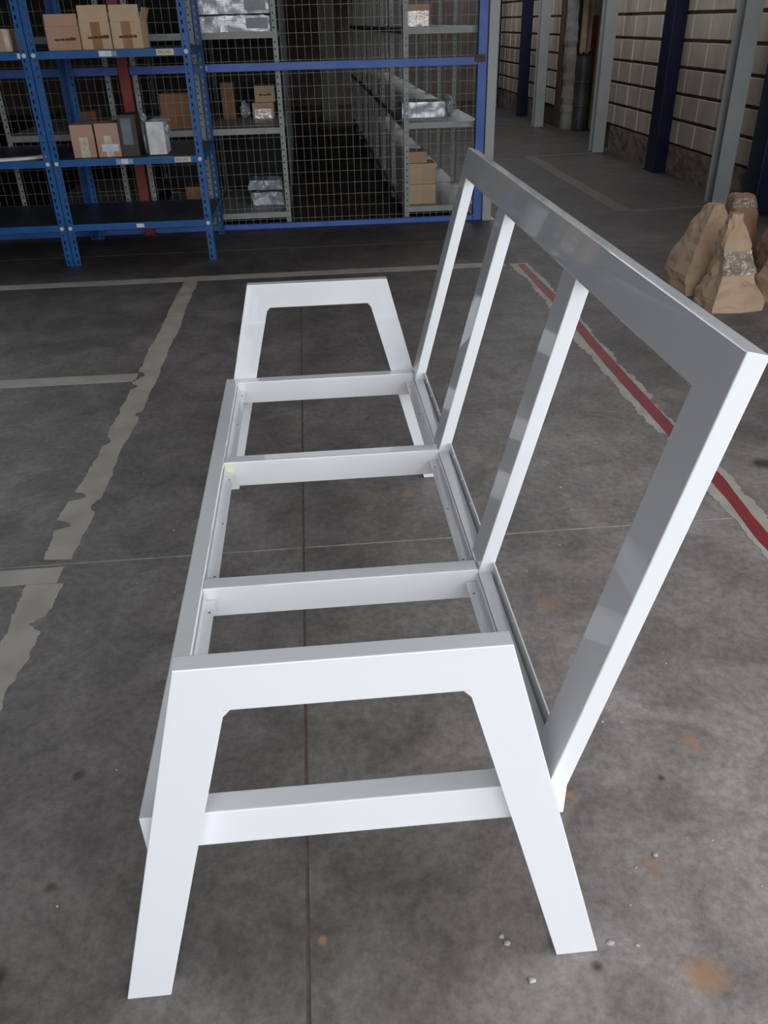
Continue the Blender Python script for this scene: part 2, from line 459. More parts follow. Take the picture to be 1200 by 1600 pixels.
navy_column(8.86, 'navy column between the two nearest bays of block wall')
navy_column(15.4, 'navy column far back, between two grey columns')
navy_column(17.9, 'farthest navy column, beside the grey fence end post', 0.2)

# things leaning on the wall far back
def leaning_post():
    e = bmesh.new()
    rr = random.Random(2)
    rings = []
    for k in range(24):
        z = k * 0.088
        s = 0.075 + rr.uniform(-0.008, 0.008)
        rings.append([e.verts.new((sx * s + rr.uniform(-.006, .006) - 0.02 * z, sy * s, z)) for sx, sy in ((-1, -1), (1, -1), (1, 1), (-1, 1))])
    for a, b2 in zip(rings, rings[1:]):
        for i in range(4): e.faces.new((a[i], a[(i + 1) % 4], b2[(i + 1) % 4], b2[i]))
    e.faces.new(rings[0]); e.faces.new(rings[-1][::-1])
    return bm_mesh('concrete_post', e)
tag(link('concrete_post', leaning_post(), M['conc'], None, (4.52, 13.18, 0)), 'rough pale concrete post standing at the far block wall', 'post')

def fold_sheet(w, h, amp, waves, seed, thick=0.02):
    bm = bmesh.new()
    bmesh.ops.create_grid(bm, x_segments=28, y_segments=14, size=0.5)
    for v in bm.verts:
        u, t = v.co.x + 0.5, v.co.y + 0.5
        a = amp * (0.4 + 0.6 * (1 - t))
        v.co = Vector(((u - 0.5) * w, a * math.sin(u * waves * 6.283 + seed) + a * 0.5 * noise.noise(Vector((u * 5, t * 2, seed))), t * h + 0.02 * (1 - t) * math.sin(u * 21 + seed) * (1 if t < .1 else 0) + (0.025 if t < .05 else 0)))
    bmesh.ops.solidify(bm, geom=bm.faces[:], thickness=thick)
    return bm_mesh('sheet', bm)
sh = link('canvas_sheet', fold_sheet(0.30, 1.98, 0.03, 2.2, 1.3), M['tarp'], None, (4.95, 12.85, 0.0), (0, 0, 0.0))
tag(sh, 'tall dull canvas sheet hanging in folds left of a grey column', 'tarp')
sh = link('tan_cloth', fold_sheet(0.17, 0.95, 0.03, 1.5, 0.4, 0.012), M['cloth'], None, (4.65, 12.95, 1.06), (0, 0, 0.1))
tag(sh, 'tan cloth hanging above the dark grey metal drum', 'cloth')
e = empty('metal_drum', (4.66, 12.93, 0), 'dark grey metal drum standing beside the concrete post', 'drum')
bm = bmesh.new()
prof = [(0.0, 0.115), (0.02, 0.12), (0.33, 0.118), (0.345, 0.124), (0.36, 0.118), (0.66, 0.118), (0.675, 0.124), (0.69, 0.118), (1.0, 0.118), (1.02, 0.12)]
rg = [[bm.verts.new((r_ * math.cos(6.2832 * k / 24), r_ * math.sin(6.2832 * k / 24), z)) for k in range(24)] for z, r_ in prof]
for a, b in zip(rg, rg[1:]):
    for k in range(24): bm.faces.new((a[k], a[(k + 1) % 24], b[(k + 1) % 24], b[k]))
bm.faces.new(rg[0]); bm.faces.new(rg[-1][::-1])
link('body', bm_mesh('body', bm), M['drum'], e)
bm = bmesh.new(); cyl(bm, (0, 0, 1.024), 0.105, 0.006, 'z', 24)
link('lid', bm_mesh('lid', bm), M['drum'], e)
e = empty('rusty_panel', (4.80, 13.22, 0), 'rust-brown panel standing between cloth and canvas sheet', 'panel')
box('sheet', (-0.13, -0.02, 0), (0.13, 0.02, 1.55), M['rust'], e, 0.006)
box('top_trim', (-0.13, -0.03, 1.56), (0.13, 0.02, 1.64), M['conc'], e, 0.004)

# ------------------------------------------------------------------ painted floor lines
def strip(name, pts, widths, mat, label, seed, jag=0.004, z=0.0012, bites=(), cat='floor marking', end_jag=0.0, step=0.05, parent=None):
    """a worn painted stripe: centre line pts with widths; ragged edges, thin real thickness"""
    rr = random.Random(seed)
    L_, R_ = [], []
    P = [Vector((p[0], p[1], 0)) for p in pts]
    for i in range(len(P) - 1):
        a, b = P[i], P[i + 1]
        d = (b - a); n = max(1, int(d.length / step)); t = d.normalized(); nrm = Vector((-t.y, t.x, 0))
        for k in range(n + (1 if i == len(P) - 2 else 0)):
            f = k / n; w = widths[i] * (1 - f) + widths[i + 1] * f
            c = a + d * f
            big = noise.noise(Vector((c.x * 4 + seed, c.y * 4, seed * 1.7))) + .5 * noise.noise(Vector((c.x * 17 + seed, c.y * 17, seed * 1.7)))
            big2 = noise.noise(Vector((c.x * 4 + seed + 9, c.y * 4, seed * 2.7))) + .5 * noise.noise(Vector((c.x * 17 + seed, c.y * 17, seed * 2.7)))
            L_.append(c + nrm * (w / 2 + jag * (rr.uniform(-.2, .2) + big)))
            R_.append(c - nrm * (w / 2 + jag * (rr.uniform(-.2, .2) + big2)))
    for q in (L_, R_):
        for bi, side, dep in bites:
            if (side > 0) == (q is L_):
                k = int(bi * (len(q) - 1)); hw = max(1, int(rr.uniform(0.02, 0.05) / step))
                for kk in range(max(1, k - hw), min(len(q) - 1, k + hw + 1)):
                    m = (L_[kk] + R_[kk]) / 2
                    f = (1 - abs(kk - k) / (hw + 1)) ** 0.5 * rr.uniform(.75, 1.1)
                    dd = (m - q[kk])
                    q[kk] = q[kk] + dd.normalized() * min(dep * f, dd.length * .85)
    bm = bmesh.new()
    if end_jag:
        L_[0] = L_[0] + (L_[0] - L_[1]).normalized() * rr.uniform(-end_jag, end_jag)
        L_[-1] = L_[-1] + (L_[-1] - L_[-2]).normalized() * rr.uniform(-end_jag, end_jag)
    org = (L_[0] + R_[-1]) / 2
    top = [[bm.verts.new((p - org) + Vector((0, 0, z))) for p in q] for q in (L_, R_)]
    bot = [[bm.verts.new((p - org) + Vector((0, 0, 0.0001))) for p in q] for q in (L_, R_)]
    n = len(L_)
    for i in range(n - 1):
        bm.faces.new((top[0][i], top[1][i], top[1][i + 1], top[0][i + 1]))
        bm.faces.new((top[0][i], top[0][i + 1], bot[0][i + 1], bot[0][i]))
        bm.faces.new((top[1][i + 1], top[1][i], bot[1][i], bot[1][i + 1]))
    bm.faces.new((top[1][0], top[0][0], bot[0][0], bot[1][0]))
    bm.faces.new((top[0][-1], top[1][-1], bot[1][-1], bot[0][-1]))
    o = link(name, bm_mesh(name, bm), mat, parent, org)
    if parent is None: tag(o, label, cat)
    return o
strip('painted_line', [(-4.2, 5.02), (1.74, 5.06)], [0.12, 0.12], M['line'], 'long beige floor line crossing in front of the blue shelves', 3, 0.003)
strip('painted_line', [(-0.535, 4.97), (-0.55, 3.6), (-0.575, 2.3), (-0.60, 1.75), (-0.60, 1.49)], [0.10, 0.115, 0.10, 0.115, 0.09], M['line'], 'worn beige floor line running along the left of the bench', 4, 0.014, bites=((.52, -1, .05), (.56, -1, .035), (.66, 1, .03), (.74, -1, .03), (.88, -1, .06), (.9, 1, .025), (.94, -1, .055)), end_jag=0.03, step=0.012)
strip('painted_line', [(-0.61, 3.16), (-4.2, 3.19)], [0.11, 0.12], M['line'], 'beige floor line branching left halfway down the floor', 5, 0.004)
strip('painted_line', [(-0.565, 1.392), (-3.6, 1.40)], [0.09, 0.10], M['line'], 'short beige floor line at left edge along the pale slab joint', 6, 0.006)
strip('painted_line', [(-0.605, 1.345), (-0.615, 1.0), (-0.64, 0.62)], [0.10, 0.105, 0.12], M['line'], 'peeling beige floor line nearest the camera at the left edge', 7, 0.02, bites=((.3, 1, .04), (.55, -1, .05), (.75, -1, .06), (.85, 1, .05)), end_jag=0.04, step=0.012)
strip('painted_line', [(1.90, 6.56), (1.80, 5.06)], [0.10, 0.10], M['linefaint'], 'faint brownish floor line from fence post to the red stripe', 8, 0.003)
beige = strip('red_painted_stripe', [(1.85, 5.06), (1.853, 4.0), (1.83, 3.0), (1.825, 2.4), (1.835, 1.9), (1.83, 1.4), (1.82, 0.3), (1.82, -0.8)], [0.125, 0.13, 0.125, 0.125, 0.13, 0.125, 0.125, 0.125], M['line'], 'red floor stripe with ragged beige borders right of the bench', 9, 0.028, bites=((.44, 1, .03), (.5, -1, .03), (.53, 1, .028), (.56, -1, .03)), step=0.015)
r_ = strip('red_band', [(1.853, 5.03), (1.864, 4.0), (1.842, 3.0), (1.837, 2.45), (1.836, 2.12)], [0.052, 0.06, 0.06, 0.058, 0.058], M['redline'], None, 10, 0.004, z=0.0022, parent=beige)
r_.location = Vector(r_.location) - Vector(beige.location)
r_ = strip('red_band', [(1.838, 2.10), (1.843, 1.75), (1.828, 1.47), (1.822, 1.3), (1.82, 0.3), (1.82, -0.8)], [0.055, 0.056, 0.045, 0.052, 0.055, 0.055], M['redline'], None, 11, 0.006, z=0.0022, parent=beige)
r_.location = Vector(r_.location) - Vector(beige.location)
strip('painted_line', [(3.22, 10.25), (3.22, 6.72)], [0.15, 0.15], M['linefaint'], 'faint floor line running down the passage by the block wall', 12, 0.003)
strip('painted_line', [(3.30, 6.70), (4.10, 6.80)], [0.09, 0.06], M['linefaint'], 'thin pale floor line ending at the near grey column', 13, 0.004)
strip('painted_line', [(3.15, 10.27), (4.10, 10.45)], [0.07, 0.06], M['linefaint'], 'faint floor line ending at the second grey column', 14, 0.003)

# tiny grit on the floor
rr = random.Random(8)
bm = bmesh.new()
spots = [(0.63, 0.0, .0065), (0.622, 0.015, .005), (0.66, -0.075, .007), (0.83, -0.02, .007), (0.88, -0.03, .004), (0.99, 0.16, .006), (1.09, 0.86, .008), (1.05, 0.80, .006), (0.86, 1.40, .010), (1.0, 0.55, .004)]
for i in range(60):
    spots.append((rr.uniform(0.75, 1.70), rr.uniform(-0.3, 2.6), rr.uniform(.0012, .0035)))
for i in range(24):
    spots.append((rr.uniform(-0.45, 0.1), rr.uniform(0, 4.5), rr.uniform(.0012, .003)))
for x, y, s in spots:
    c = bmesh.ops.create_icosphere(bm, subdivisions=1, radius=s)
    for v in c['verts']:
        v.co = Vector((x + v.co.x * rr.uniform(.6, 1.6), y + v.co.y * rr.uniform(.6, 1.4), max(0.0002, s * 0.3 + v.co.z * 0.45)))
tag(link('floor_grit', bm_mesh('floor_grit', bm), M['grit']), 'tiny pale grit and paint crumbs scattered on concrete floor', 'grit', kind='stuff')

# ------------------------------------------------------------------ the white steel bench frame
ZS, HX, RW, LEN = 0.456, 0.080, 0.0406, 1.900
YR = [0.0, 0.620, 1.240, 1.859]                    # near faces of the cross rails
DX, KZ, TH, UT, S_TOP, S_IN = 0.6745, 0.448, math.radians(13.734), 0.033, 0.7716, 0.690
UPR = [(0.0, 0.088), (0.620, 0.706), (1.245, 1.334), (1.815, LEN)]
bench = empty('bench_frame', (0, 0, 0), 'white painted steel bench frame with slanted back and trapezoid end legs', 'bench frame')
W_ = M['paint']

def side_frame(y0, y1, dfoot):
    za, zi, lw = 0.790, 0.708, 0.0811
    ax0, ax1, fx0, fx1 = 0.1088, 0.588, -0.0953 + dfoot, 0.801
    fl = lambda z: fx0 + (ax0 - fx0) * z / za
    fr = lambda z: fx1 + (ax1 - fx1) * z / za
    lw0 = lw
    xl, xr = fl(zi) + lw0, fr(zi) - lw0
    c = 0.011
    e = prism('armrest_rail', [(ax0, za), (ax1, za), (xr, zi), (xl, zi)], 'y', y0, y1, W_, bench, 0.0018, keep=(1, 3))
    prism('leg', [(fx0, 0), (ax0, za), (xl, zi), (xl + c, zi), (fl(zi - c) + lw0, zi - c), (fx0 + lw0, 0)], 'y', y0, y1, W_, bench, 0.0018, keep=(1, 2))
    prism('leg', [(fx1, 0), (ax1, za), (xr, zi), (xr - c, zi), (fr(zi - c) - lw0, zi - c), (fx1 - lw0, 0)], 'y', y0, y1, W_, bench, 0.0018, keep=(1, 2))
side_frame(-0.032, 0.0, 0.0)
side_frame(LEN, LEN + 0.032, 0.008)

box('front_rail', (0, 0, ZS - HX), (RW, LEN, ZS), W_, bench, 0.0022)
for y in YR:
    box('cross_rail', (RW, y, ZS - HX), (DX, y + RW, ZS), W_, bench, 0.0022)
# chalk mark left on the third cross rail
box('chalk_mark', (RW + 0.004, YR[2] - 0.0006, ZS - HX + 0.002), (RW + 0.030, YR[2] + 0.001, ZS - 0.004), M['yellowmark'], bench)['label'] = 'faint yellow-green chalk mark'

def on_back(y, s, d):
    return Vector((DX + s * math.sin(TH) + d * math.cos(TH), y, KZ + s * math.cos(TH) - d * math.sin(TH)))
for i, (y0, y1) in enumerate(UPR):
    s0 = S_TOP if i == 0 else S_IN
    s1 = S_TOP if i == 3 else S_IN
    bm = bmesh.new()
    zb = ZS - HX
    kb = KZ - UT * math.tan(TH / 2)
    secs = [[(DX, y0, zb), (DX + UT, y0, zb), (DX + UT, y1, zb), (DX, y1, zb)],
            [(DX, y0, KZ), (DX + UT, y0, kb), (DX + UT, y1, kb), (DX, y1, KZ)],
            [on_back(y0, s0, 0), on_back(y0, s0, UT), on_back(y1, s1, UT), on_back(y1, s1, 0)]]
    vv = [[bm.verts.new(p) for p in q] for q in secs]
    for a, b in zip(vv, vv[1:]):
        for k in range(4): bm.faces.new((a[k], a[(k + 1) % 4], b[(k + 1) % 4], b[k]))
    bm.faces.new(vv[0]); tf = bm.faces.new(vv[2][::-1])
    te = set(tf.edges)
    kink = {bm.edges.get((vv[1][k], vv[1][(k + 1) % 4])) for k in (0, 2)}
    bmesh.ops.bevel(bm, geom=[e for e in bm.edges if e not in te and e not in kink], offset=0.0022, segments=2, profile=0.5, affect='EDGES')
    link('back_upright', bm_mesh('back_upright', bm), W_, bench)
bm = bmesh.new()
poly = [(0, S_TOP), (LEN, S_TOP), (UPR[3][0], S_IN), (UPR[0][1], S_IN)]
a = [bm.verts.new(on_back(y, s, 0)) for y, s in poly]
b = [bm.verts.new(on_back(y, s, UT)) for y, s in poly]
bm.faces.new(a); bm.faces.new(b[::-1])
ks = set()
for i in range(4):
    f = bm.faces.new((a[i], a[(i + 1) % 4], b[(i + 1) % 4], b[i]))
    if i in (1, 3): ks.update(f.edges)
bmesh.ops.bevel(bm, geom=[e for e in bm.edges if e not in ks], offset=0.0022, segments=2, profile=0.5, affect='EDGES')
link('top_rail', bm_mesh('top_rail', bm), W_, bench)

for i in range(3):
    ya, yb = UPR[i][1], UPR[i + 1][0]
    box('rear_rail', (DX, ya, ZS - HX), (DX + 0.030, yb, KZ), W_, bench, 0.0015)
    # upright fixing flange behind the rear rail
    fl = box('rear_flange', (DX + 0.0345, ya - 0.002, 0.40), (DX + 0.0375, yb + 0.002, 0.474), W_, bench)
    hm = bmesh.new()
    cyl(hm, (0, 0, 0), 0.0042, 0.0016, 'x', 10)
    hme = bm_mesh('screw', hm); hme.materials.append(M['dome'])
    n = 4
    for k in range(n):
        link('screw', hme, None, fl, (DX + 0.0337, ya + (yb - ya) * (k + .5) / n, 0.462))
    # seat support angles, left and right, with screw holes
    y0, y1 = YR[i] + RW + 0.003, YR[i + 1] - 0.003
    for nm, xs, xv in (('seat_angle', (RW + 0.001, RW + 0.026), (RW + 0.001, RW + 0.004)), ('seat_angle', (DX - 0.029, DX - 0.001), (DX - 0.004, DX - 0.001))):
        an = boxes(nm, [((xs[0], y0, 0.422), (xs[1], y1, 0.425)), ((xv[0], y0, 0.4255), (xv[1], y1, 0.444))], W_, bench)
        hm = bmesh.new(); cyl(hm, (0, 0, 0), 0.0026, 0.0006, 'z', 10)
        hme = bm_mesh('screw_hole', hm); hme.materials.append(M['hole'])
        for k in range(3):
            link('screw_hole', hme, None, an, ((xs[0] + xs[1]) / 2 + (0.003 if xs[0] < .3 else -0.003), y0 + (y1 - y0) * (0.08 + 0.42 * k), 0.4252))

# ------------------------------------------------------------------ slotted posts
def slotted_flange(bm, w, h, sw, sh, pitch, off, place, thick, z0=0.0):
    """flat strip w wide, h high with a column of slots; place(u, z) -> xyz"""
    rows = [z0]
    z = z0 + pitch / 2
    while z + sh / 2 < h:
        rows += [z - sh / 2, z + sh / 2]; z += pitch
    rows.append(h)
    us = [0, off - sw / 2, off + sw / 2, w]
    G = []
    for t in (0.0, thick):
        G.append([[bm.verts.new(place(u, zz, t)) for u in us] for zz in rows])
    solid = lambda i, j: 0 <= i < len(rows) - 1 and 0 <= j < 3 and not (i % 2 == 1 and j == 1)
    A, B = G
    for i in range(len(rows) - 1):
        for j in range(3):
            if not solid(i, j): continue
            bm.faces.new((A[i][j], A[i][j + 1], A[i + 1][j + 1], A[i + 1][j]))
            bm.faces.new((B[i + 1][j], B[i + 1][j + 1], B[i][j + 1], B[i][j]))
            if not solid(i, j - 1): bm.faces.new((A[i + 1][j], B[i + 1][j], B[i][j], A[i][j]))
            if not solid(i, j + 1): bm.faces.new((A[i][j + 1], B[i][j + 1], B[i + 1][j + 1], A[i + 1][j + 1]))
            if not solid(i - 1, j): bm.faces.new((A[i][j], B[i][j], B[i][j + 1], A[i][j + 1]))
            if not solid(i + 1, j): bm.faces.new((A[i + 1][j + 1], B[i + 1][j + 1], B[i + 1][j], A[i + 1][j]))

def post_mesh(name, w, d, h, sw, sh, pitch, sx, sy):
    """corner angle with its corner at the origin, flanges towards sx (in x) and sy (in y)"""
    bm = bmesh.new()
    slotted_flange(bm, w, h, sw, sh, pitch, w * 0.62, lambda u, z, t: (sx * u, sy * t, z), 0.002)
    slotted_flange(bm, d - 0.0025, h, sw, sh, pitch, d * 0.62, lambda u, z, t: (sx * t, sy * (u + 0.0025), z), 0.002)
    return bm_mesh(name, bm)

# blue shelving units in front of the fence
BW, BD, BH = 1.075, 0.88, 2.25
BZ = [0.297, 0.744, 1.424, 2.02]
def blue_unit():
    e = empty('blue_shelving_unit', (0, 0, 0))
    for x, sx in ((0, 1), (BW, -1)):
        for y, sy in ((0, 1), (BD, -1)):
            link('post', post_mesh('blue_post', 0.052, 0.052, BH, 0.011, 0.024, 0.05, sx, sy), M['blue'], e, (x, y, 0))
    for z in BZ:
        s = box('shelf', (0.004, 0.004, z - 0.004), (BW - 0.004, BD - 0.004, z), M['darkshelf'], e)
        boxes('shelf_rim', [((0.0, 0.003, z - 0.046), (BW, 0.012, z + 0.001)), ((0.004, BD - 0.012, z - 0.046), (BW - 0.004, BD - 0.003, z + 0.001)),
                            ((0.004, 0.012, z - 0.046), (0.012, BD - 0.012, z - 0.004)), ((BW - 0.012, 0.012, z - 0.046), (BW - 0.004, BD - 0.012, z - 0.004))], M['blue'], s)
        for x in (0.028, BW - 0.028):
            bm = bmesh.new(); cyl(bm, (x, -0.008, z - 0.022), 0.015, 0.012, 'y', 12)
            bmesh.ops.bevel(bm, geom=bm.edges[:], offset=0.002, segments=1, affect='EDGES')
            link('bolt_cap', bm_mesh('bolt_cap', bm), M['boltwhite'], s)
    return e
bu = blue_unit()
bu.location = (-1.480, 5.585, 0)
tag(bu, 'blue slotted-steel shelving unit holding cartons, in front of the mesh fence', 'shelving unit', 'blue shelving units')
bl = dup(bu, None, (-1.480 - 0.006 - BW, 5.585, 0))
tag(bl, 'blue slotted-steel shelving unit cut off by the left edge', 'shelving unit', 'blue shelving units')

def shelf_tag(unit, x, z, w, h, mat, nm='shelf_label', txt=None):
    s = [c for c in unit.children if c.name.startswith('shelf')][z]
    o = box(nm, (x, -0.0012, BZ[z] - 0.022 - h / 2), (x + w, 0.0026, BZ[z] - 0.022 + h / 2), mat, s)
    if txt:
        t = text_obj('shelf_lettering', txt, h * 0.75, M['inkdark'], s, (x + w * 0.45, -0.0016, BZ[z] - 0.022), width=w * 0.72)
        t['label'] = 'dark block lettering on cream shelf label'
    return o
shelf_tag(bu, 0.845, 2, 0.118, 0.036, M['label'], txt='BDAC 5.LAND')
shelf_tag(bu, 0.865, 1, 0.116, 0.034, M['label'], txt='BDAC 5.LAND')
shelf_tag(bu, 0.46, 2, 0.085, 0.034, M['labelwhite'], 'torn_label')
shelf_tag(bu, 0.548, 2, 0.03, 0.03, M['greyshelf'], 'torn_label')
shelf_tag(bu, 0.485, 1, 0.05, 0.034, M['labelwhite'], 'torn_label')
shelf_tag(bu, 0.448, 1, 0.036, 0.034, M['labelblue'], 'torn_label')
shelf_tag(bu, 0.538, 1, 0.03, 0.03, M['labelblue'], 'torn_label')
shelf_tag(bu, 0.515, 0, 0.055, 0.028, M['labelwhite'], 'torn_label')
shelf_tag(bl, 0.515, 0, 0.07, 0.03, M['label'], 'torn_label')
shelf_tag(bl, 1.0, 2, 0.02, 0.03, M['labelwhite'], 'torn_label')

# ------------------------------------------------------------------ mesh fence
FY = 6.640
fence = empty('mesh_fence', (0, FY, 0), 'blue framed wire mesh fence closing off the grey shelving', 'fence')
FX0, FX1, FH = -4.3, 1.85, 2.45
box('bottom_rail', (FX0, -0.025, 0), (FX1 - 0.06, 0.025, 0.042), M['navy'], fence, 0.002)
box('middle_rail', (FX0, -0.025, 1.226), (FX1 - 0.06, 0.025, 1.284), M['navy'], fence, 0.002)
box('top_rail', (FX0, -0.025, FH - 0.05), (FX1 - 0.06, 0.025, FH), M['navy'], fence, 0.002)
box('end_post', (FX1 - 0.06, -0.03, 0), (FX1 + 0.015, 0.03, FH), M['navy'], fence, 0.003)
box('hinge_bracket', (FX1 - 0.085, -0.036, 1.245), (FX1 + 0.0, -0.0301, 1.30), M['jointbrown'], fence, 0.002)
bm = bmesh.new()
rr = random.Random(4)
t = 0.0011
x = FX0 + 0.02
while x < FX1 - 0.06:
    dx = rr.uniform(-0.004, 0.004)
    for z0, z1 in ((0.042, 1.226), (1.284, FH - 0.05)):
        add_box(bm, (x + dx - t, -t, z0), (x + dx + t, t, z1))
    x += 0.0605
z = 0.075
while z < FH - 0.05:
    if not 1.22 < z < 1.29:
        add_box(bm, (FX0, -3 * t, z - t), (FX1 - 0.06, -t, z + t))
    z += 0.094
tag(link('wire_mesh', bm_mesh('wire_mesh', bm), M['wire'], fence), kind='stuff')
o = box('torn_sticker', (-0.47, -0.0265, 1.24), (-0.41, -0.0245, 1.272), M['labelwhite'], fence)

gp = empty('fence_corner_post', (1.912, FY, 0), 'slim light grey square post beside the blue fence end', 'post')
box('post', (-0.04, -0.04, 0), (0.04, 0.04, 4.2), M['greysteel'], gp, 0.004)
box('base_plate', (-0.042, -0.07, 0), (0.07, 0.07, 0.008), M['greysteel'], gp, 0.002)
rp = empty('red_post', (-1.06, FY - 0.06, 0), 'red-brown painted square post behind the blue shelving unit', 'post')
box('post', (-0.04, -0.03, 0), (0.04, 0.03, 4.2), M['red'], rp, 0.004)
box('base_plate', (-0.06, -0.033, 0), (0.06, 0.033, 0.008), M['red'], rp, 0.002)

# ------------------------------------------------------------------ grey shelving behind the fence
GZ = [0.12, 0.80, 1.50, 2.12]
def grey_unit(w, d, h=2.2):
    e = empty('grey_shelving_unit', (0, 0, 0))
    for x, sx in ((0, 1), (w, -1)):
        for y, sy in ((0, 1), (d, -1)):
            link('post', post_mesh('grey_post', 0.040, 0.040, h, 0.011, 0.013, 0.05, sx, sy), M['greyshelf'], e, (x, y, 0))
    for z in GZ:
        s = box('shelf', (0.004, 0.004, z - 0.004), (w - 0.004, d - 0.004, z), M['greyshelf'], e)
        boxes('shelf_rim', [((0.0, 0.003, z - 0.046), (w, 0.006, z + 0.001)), ((0.004, d - 0.006, z - 0.046), (w - 0.004, d - 0.003, z + 0.001)),
                            ((0.004, 0.006, z - 0.046), (0.007, d - 0.006, z - 0.004)), ((w - 0.007, 0.006, z - 0.046), (w - 0.004, d - 0.006, z - 0.004))], M['greyshelf'], s)
    return e
ORD = ['first', 'second', 'third', 'fourth', 'fifth', 'sixth', 'seventh', 'eighth']
def grey_row(x0, w, side, n, y0=6.70, d0=1.20, back=False):
    first = grey_unit(w, d0)
    if back:
        box('shade_panel', (0.006, d0 - 0.045, 0.14), (w - 0.006, d0 - 0.042, 2.07), M['shadeboard'], first)  # added black sheet standing in for the shade deep inside the unit
    first.location = (x0, y0, 0)
    tag(first, 'grey slotted shelving unit %s, nearest the mesh fence' % side, 'shelving unit', 'grey shelving units behind the fence')
    nxt = None
    y = y0 + d0 + 0.02
    for i in range(1, n):
        if nxt is None:
            nxt = grey_unit(w, 0.96); u = nxt
        else:
            u = dup(nxt)
        u.location = (x0, y, 0)
        tag(u, 'grey slotted shelving unit %s, %s from the mesh fence' % (side, ORD[i]), 'shelving unit', 'grey shelving units behind the fence')
        y += 0.98
grey_row(1.185, 0.655, 'right of the dark aisle', 8)
grey_row(-0.475, 0.645, 'left of the dark aisle', 5, back=True)
grey_row(-1.02, 0.53, 'right behind the red post', 2, back=True)
grey_row(-2.12, 0.92, 'behind the leftmost blue shelves', 2)

# ------------------------------------------------------------------ cartons and parcels on the blue shelves
def carton(name, x0, x1, y0, y1, z0, z1, mat, label, flap=0.0, side_flap=0.0, tape=None, mark=False, group=None, cat='carton', sticker=None, tilt=0.12, seam=True, film=False):
    """an open or closed cardboard box: thin walls, flaps, tape and printed mark as parts; origin at the base"""
    cx, cy = (x0 + x1) / 2, (y0 + y1) / 2
    e = empty(name, (cx, cy, z0), label, cat, group)
    w, d, h = (x1 - x0) / 2, (y1 - y0) / 2, z1 - z0
    t = 0.004
    if flap > 0:
        boxes('body', [((-w, -d, 0), (w, -d + t, h)), ((-w, d - t, 0), (w, d, h)), ((-w, -d + t, 0), (-w + t, d - t, h)), ((w - t, -d + t, 0), (w, d - t, h)), ((-w + t, -d + t, 0), (w - t, d - t, t))], mat, e)
        def flapm(ax, sgn, ln, ang):
            bm = bmesh.new()
            if ax == 'y':
                add_box(bm, (-w + 0.002, -t / 2, 0), (w - 0.002, t / 2, ln))
                o = link('flap', bm_mesh('flap', bm), mat, e, (0, sgn * (d - t / 2), h + 0.0005), (-ang * sgn, 0, 0))
            else:
                add_box(bm, (-t / 2, -d + 0.002, 0), (t / 2, d - 0.002, ln))
                o = link('flap', bm_mesh('flap', bm), mat, e, (sgn * (w - t / 2), 0, h + 0.0005), (0, ang * sgn, 0))
        flapm('y', -1, flap * 0.98, -tilt)
        flapm('y', 1, flap * 0.6, 0.3)
        if side_flap: flapm('x', 1, side_flap, 0.35)
        flapm('x', -1, min(flap, w) * 0.5, -0.5)
    else:
        box('body', (-w, -d, 0), (w, d, h), mat, e, 0.003)
        if seam:
            box('lid_seam', (-w + 0.004, -0.002, h - 0.0005), (w - 0.004, 0.002, h + 0.0006), M['carddark'], e)
    if tape:
        a, b, zt = tape
        box('packing_tape', (-w + 2 * w * a, -d - 0.0008, 0.002), (-w + 2 * w * b, -d + 0.0005, h * zt), M['tapebrown'] if not film else M['film'], e)
    if mark:
        bm = bmesh.new()
        rr2 = random.Random(len(label))
        u = -w * 0.55
        while u < w * 0.5:
            ww = rr2.uniform(0.022, 0.04)
            add_box(bm, (u, -d - 0.0016, h * 0.40), (u + ww, -d - 0.0006, h * (0.40 + rr2.uniform(0.07, 0.13))))
            u += ww + rr2.uniform(0.001, 0.004)
        link('printed_mark', bm_mesh('printed_mark', bm), M['ink'], e)
    if sticker:
        a, b, za, zb = sticker
        st = box('address_label', (-w + 2 * w * a, -d - 0.0012, h * za), (-w + 2 * w * b, -d + 0.0005, h * zb), M['labelwhite'], e)
        bm = bmesh.new()
        for k in range(3):
            add_box(bm, (-w + 2 * w * (a + .04), -d - 0.0016, h * (za + (zb - za) * (.18 + .26 * k))), (-w + 2 * w * (b - (.04 if k != 2 else .3 * (b - a))), -d - 0.0011, h * (za + (zb - za) * (.24 + .26 * k))))
        link('print_lines', bm_mesh('print_lines', bm), M['labelblue'], st)
    return e
ZA, ZB, ZC_ = BZ[2] + 0.002, BZ[1] + 0.002, BZ[0] + 0.002
YS = 5.66
carton('carton', -1.362, -1.142, YS, YS + 0.30, ZA, ZA + 0.142, M['cardpink'], 'pinkish open carton, leftmost of three on the upper blue shelf', 0.072, mark=True, group='cartons on the upper blue shelf')
carton('carton', -1.134, -0.934, YS, YS + 0.28, ZA, ZA + 0.160, M['cardtan'], 'tan open taped carton, middle of three on the upper blue shelf', 0.102, tape=(.36, .68, 1.0), mark=True, group='cartons on the upper blue shelf')
carton('carton', -0.926, -0.726, YS, YS + 0.30, ZA, ZA + 0.160, M['cardtan'], 'tan open taped carton, rightmost of three on the upper blue shelf', 0.100, 0.085, tape=(.34, .66, 1.0), mark=True, group='cartons on the upper blue shelf')
carton('carton', -1.337, -1.177, YS, YS + 0.24, ZB, ZB + 0.218, M['cardpink'], 'plain narrow brown carton, left one on the middle blue shelf', 0, tape=(.35, .72, .62), film=True, group='cartons on the middle blue shelf')
carton('carton', -1.162, -0.998, YS, YS + 0.24, ZB, ZB + 0.222, M['cardpink'], 'narrow brown carton with white address label on middle blue shelf', 0.0, tape=(.35, .66, .64), film=True, sticker=(.2, .92, .17, .38), group='cartons on the middle blue shelf')
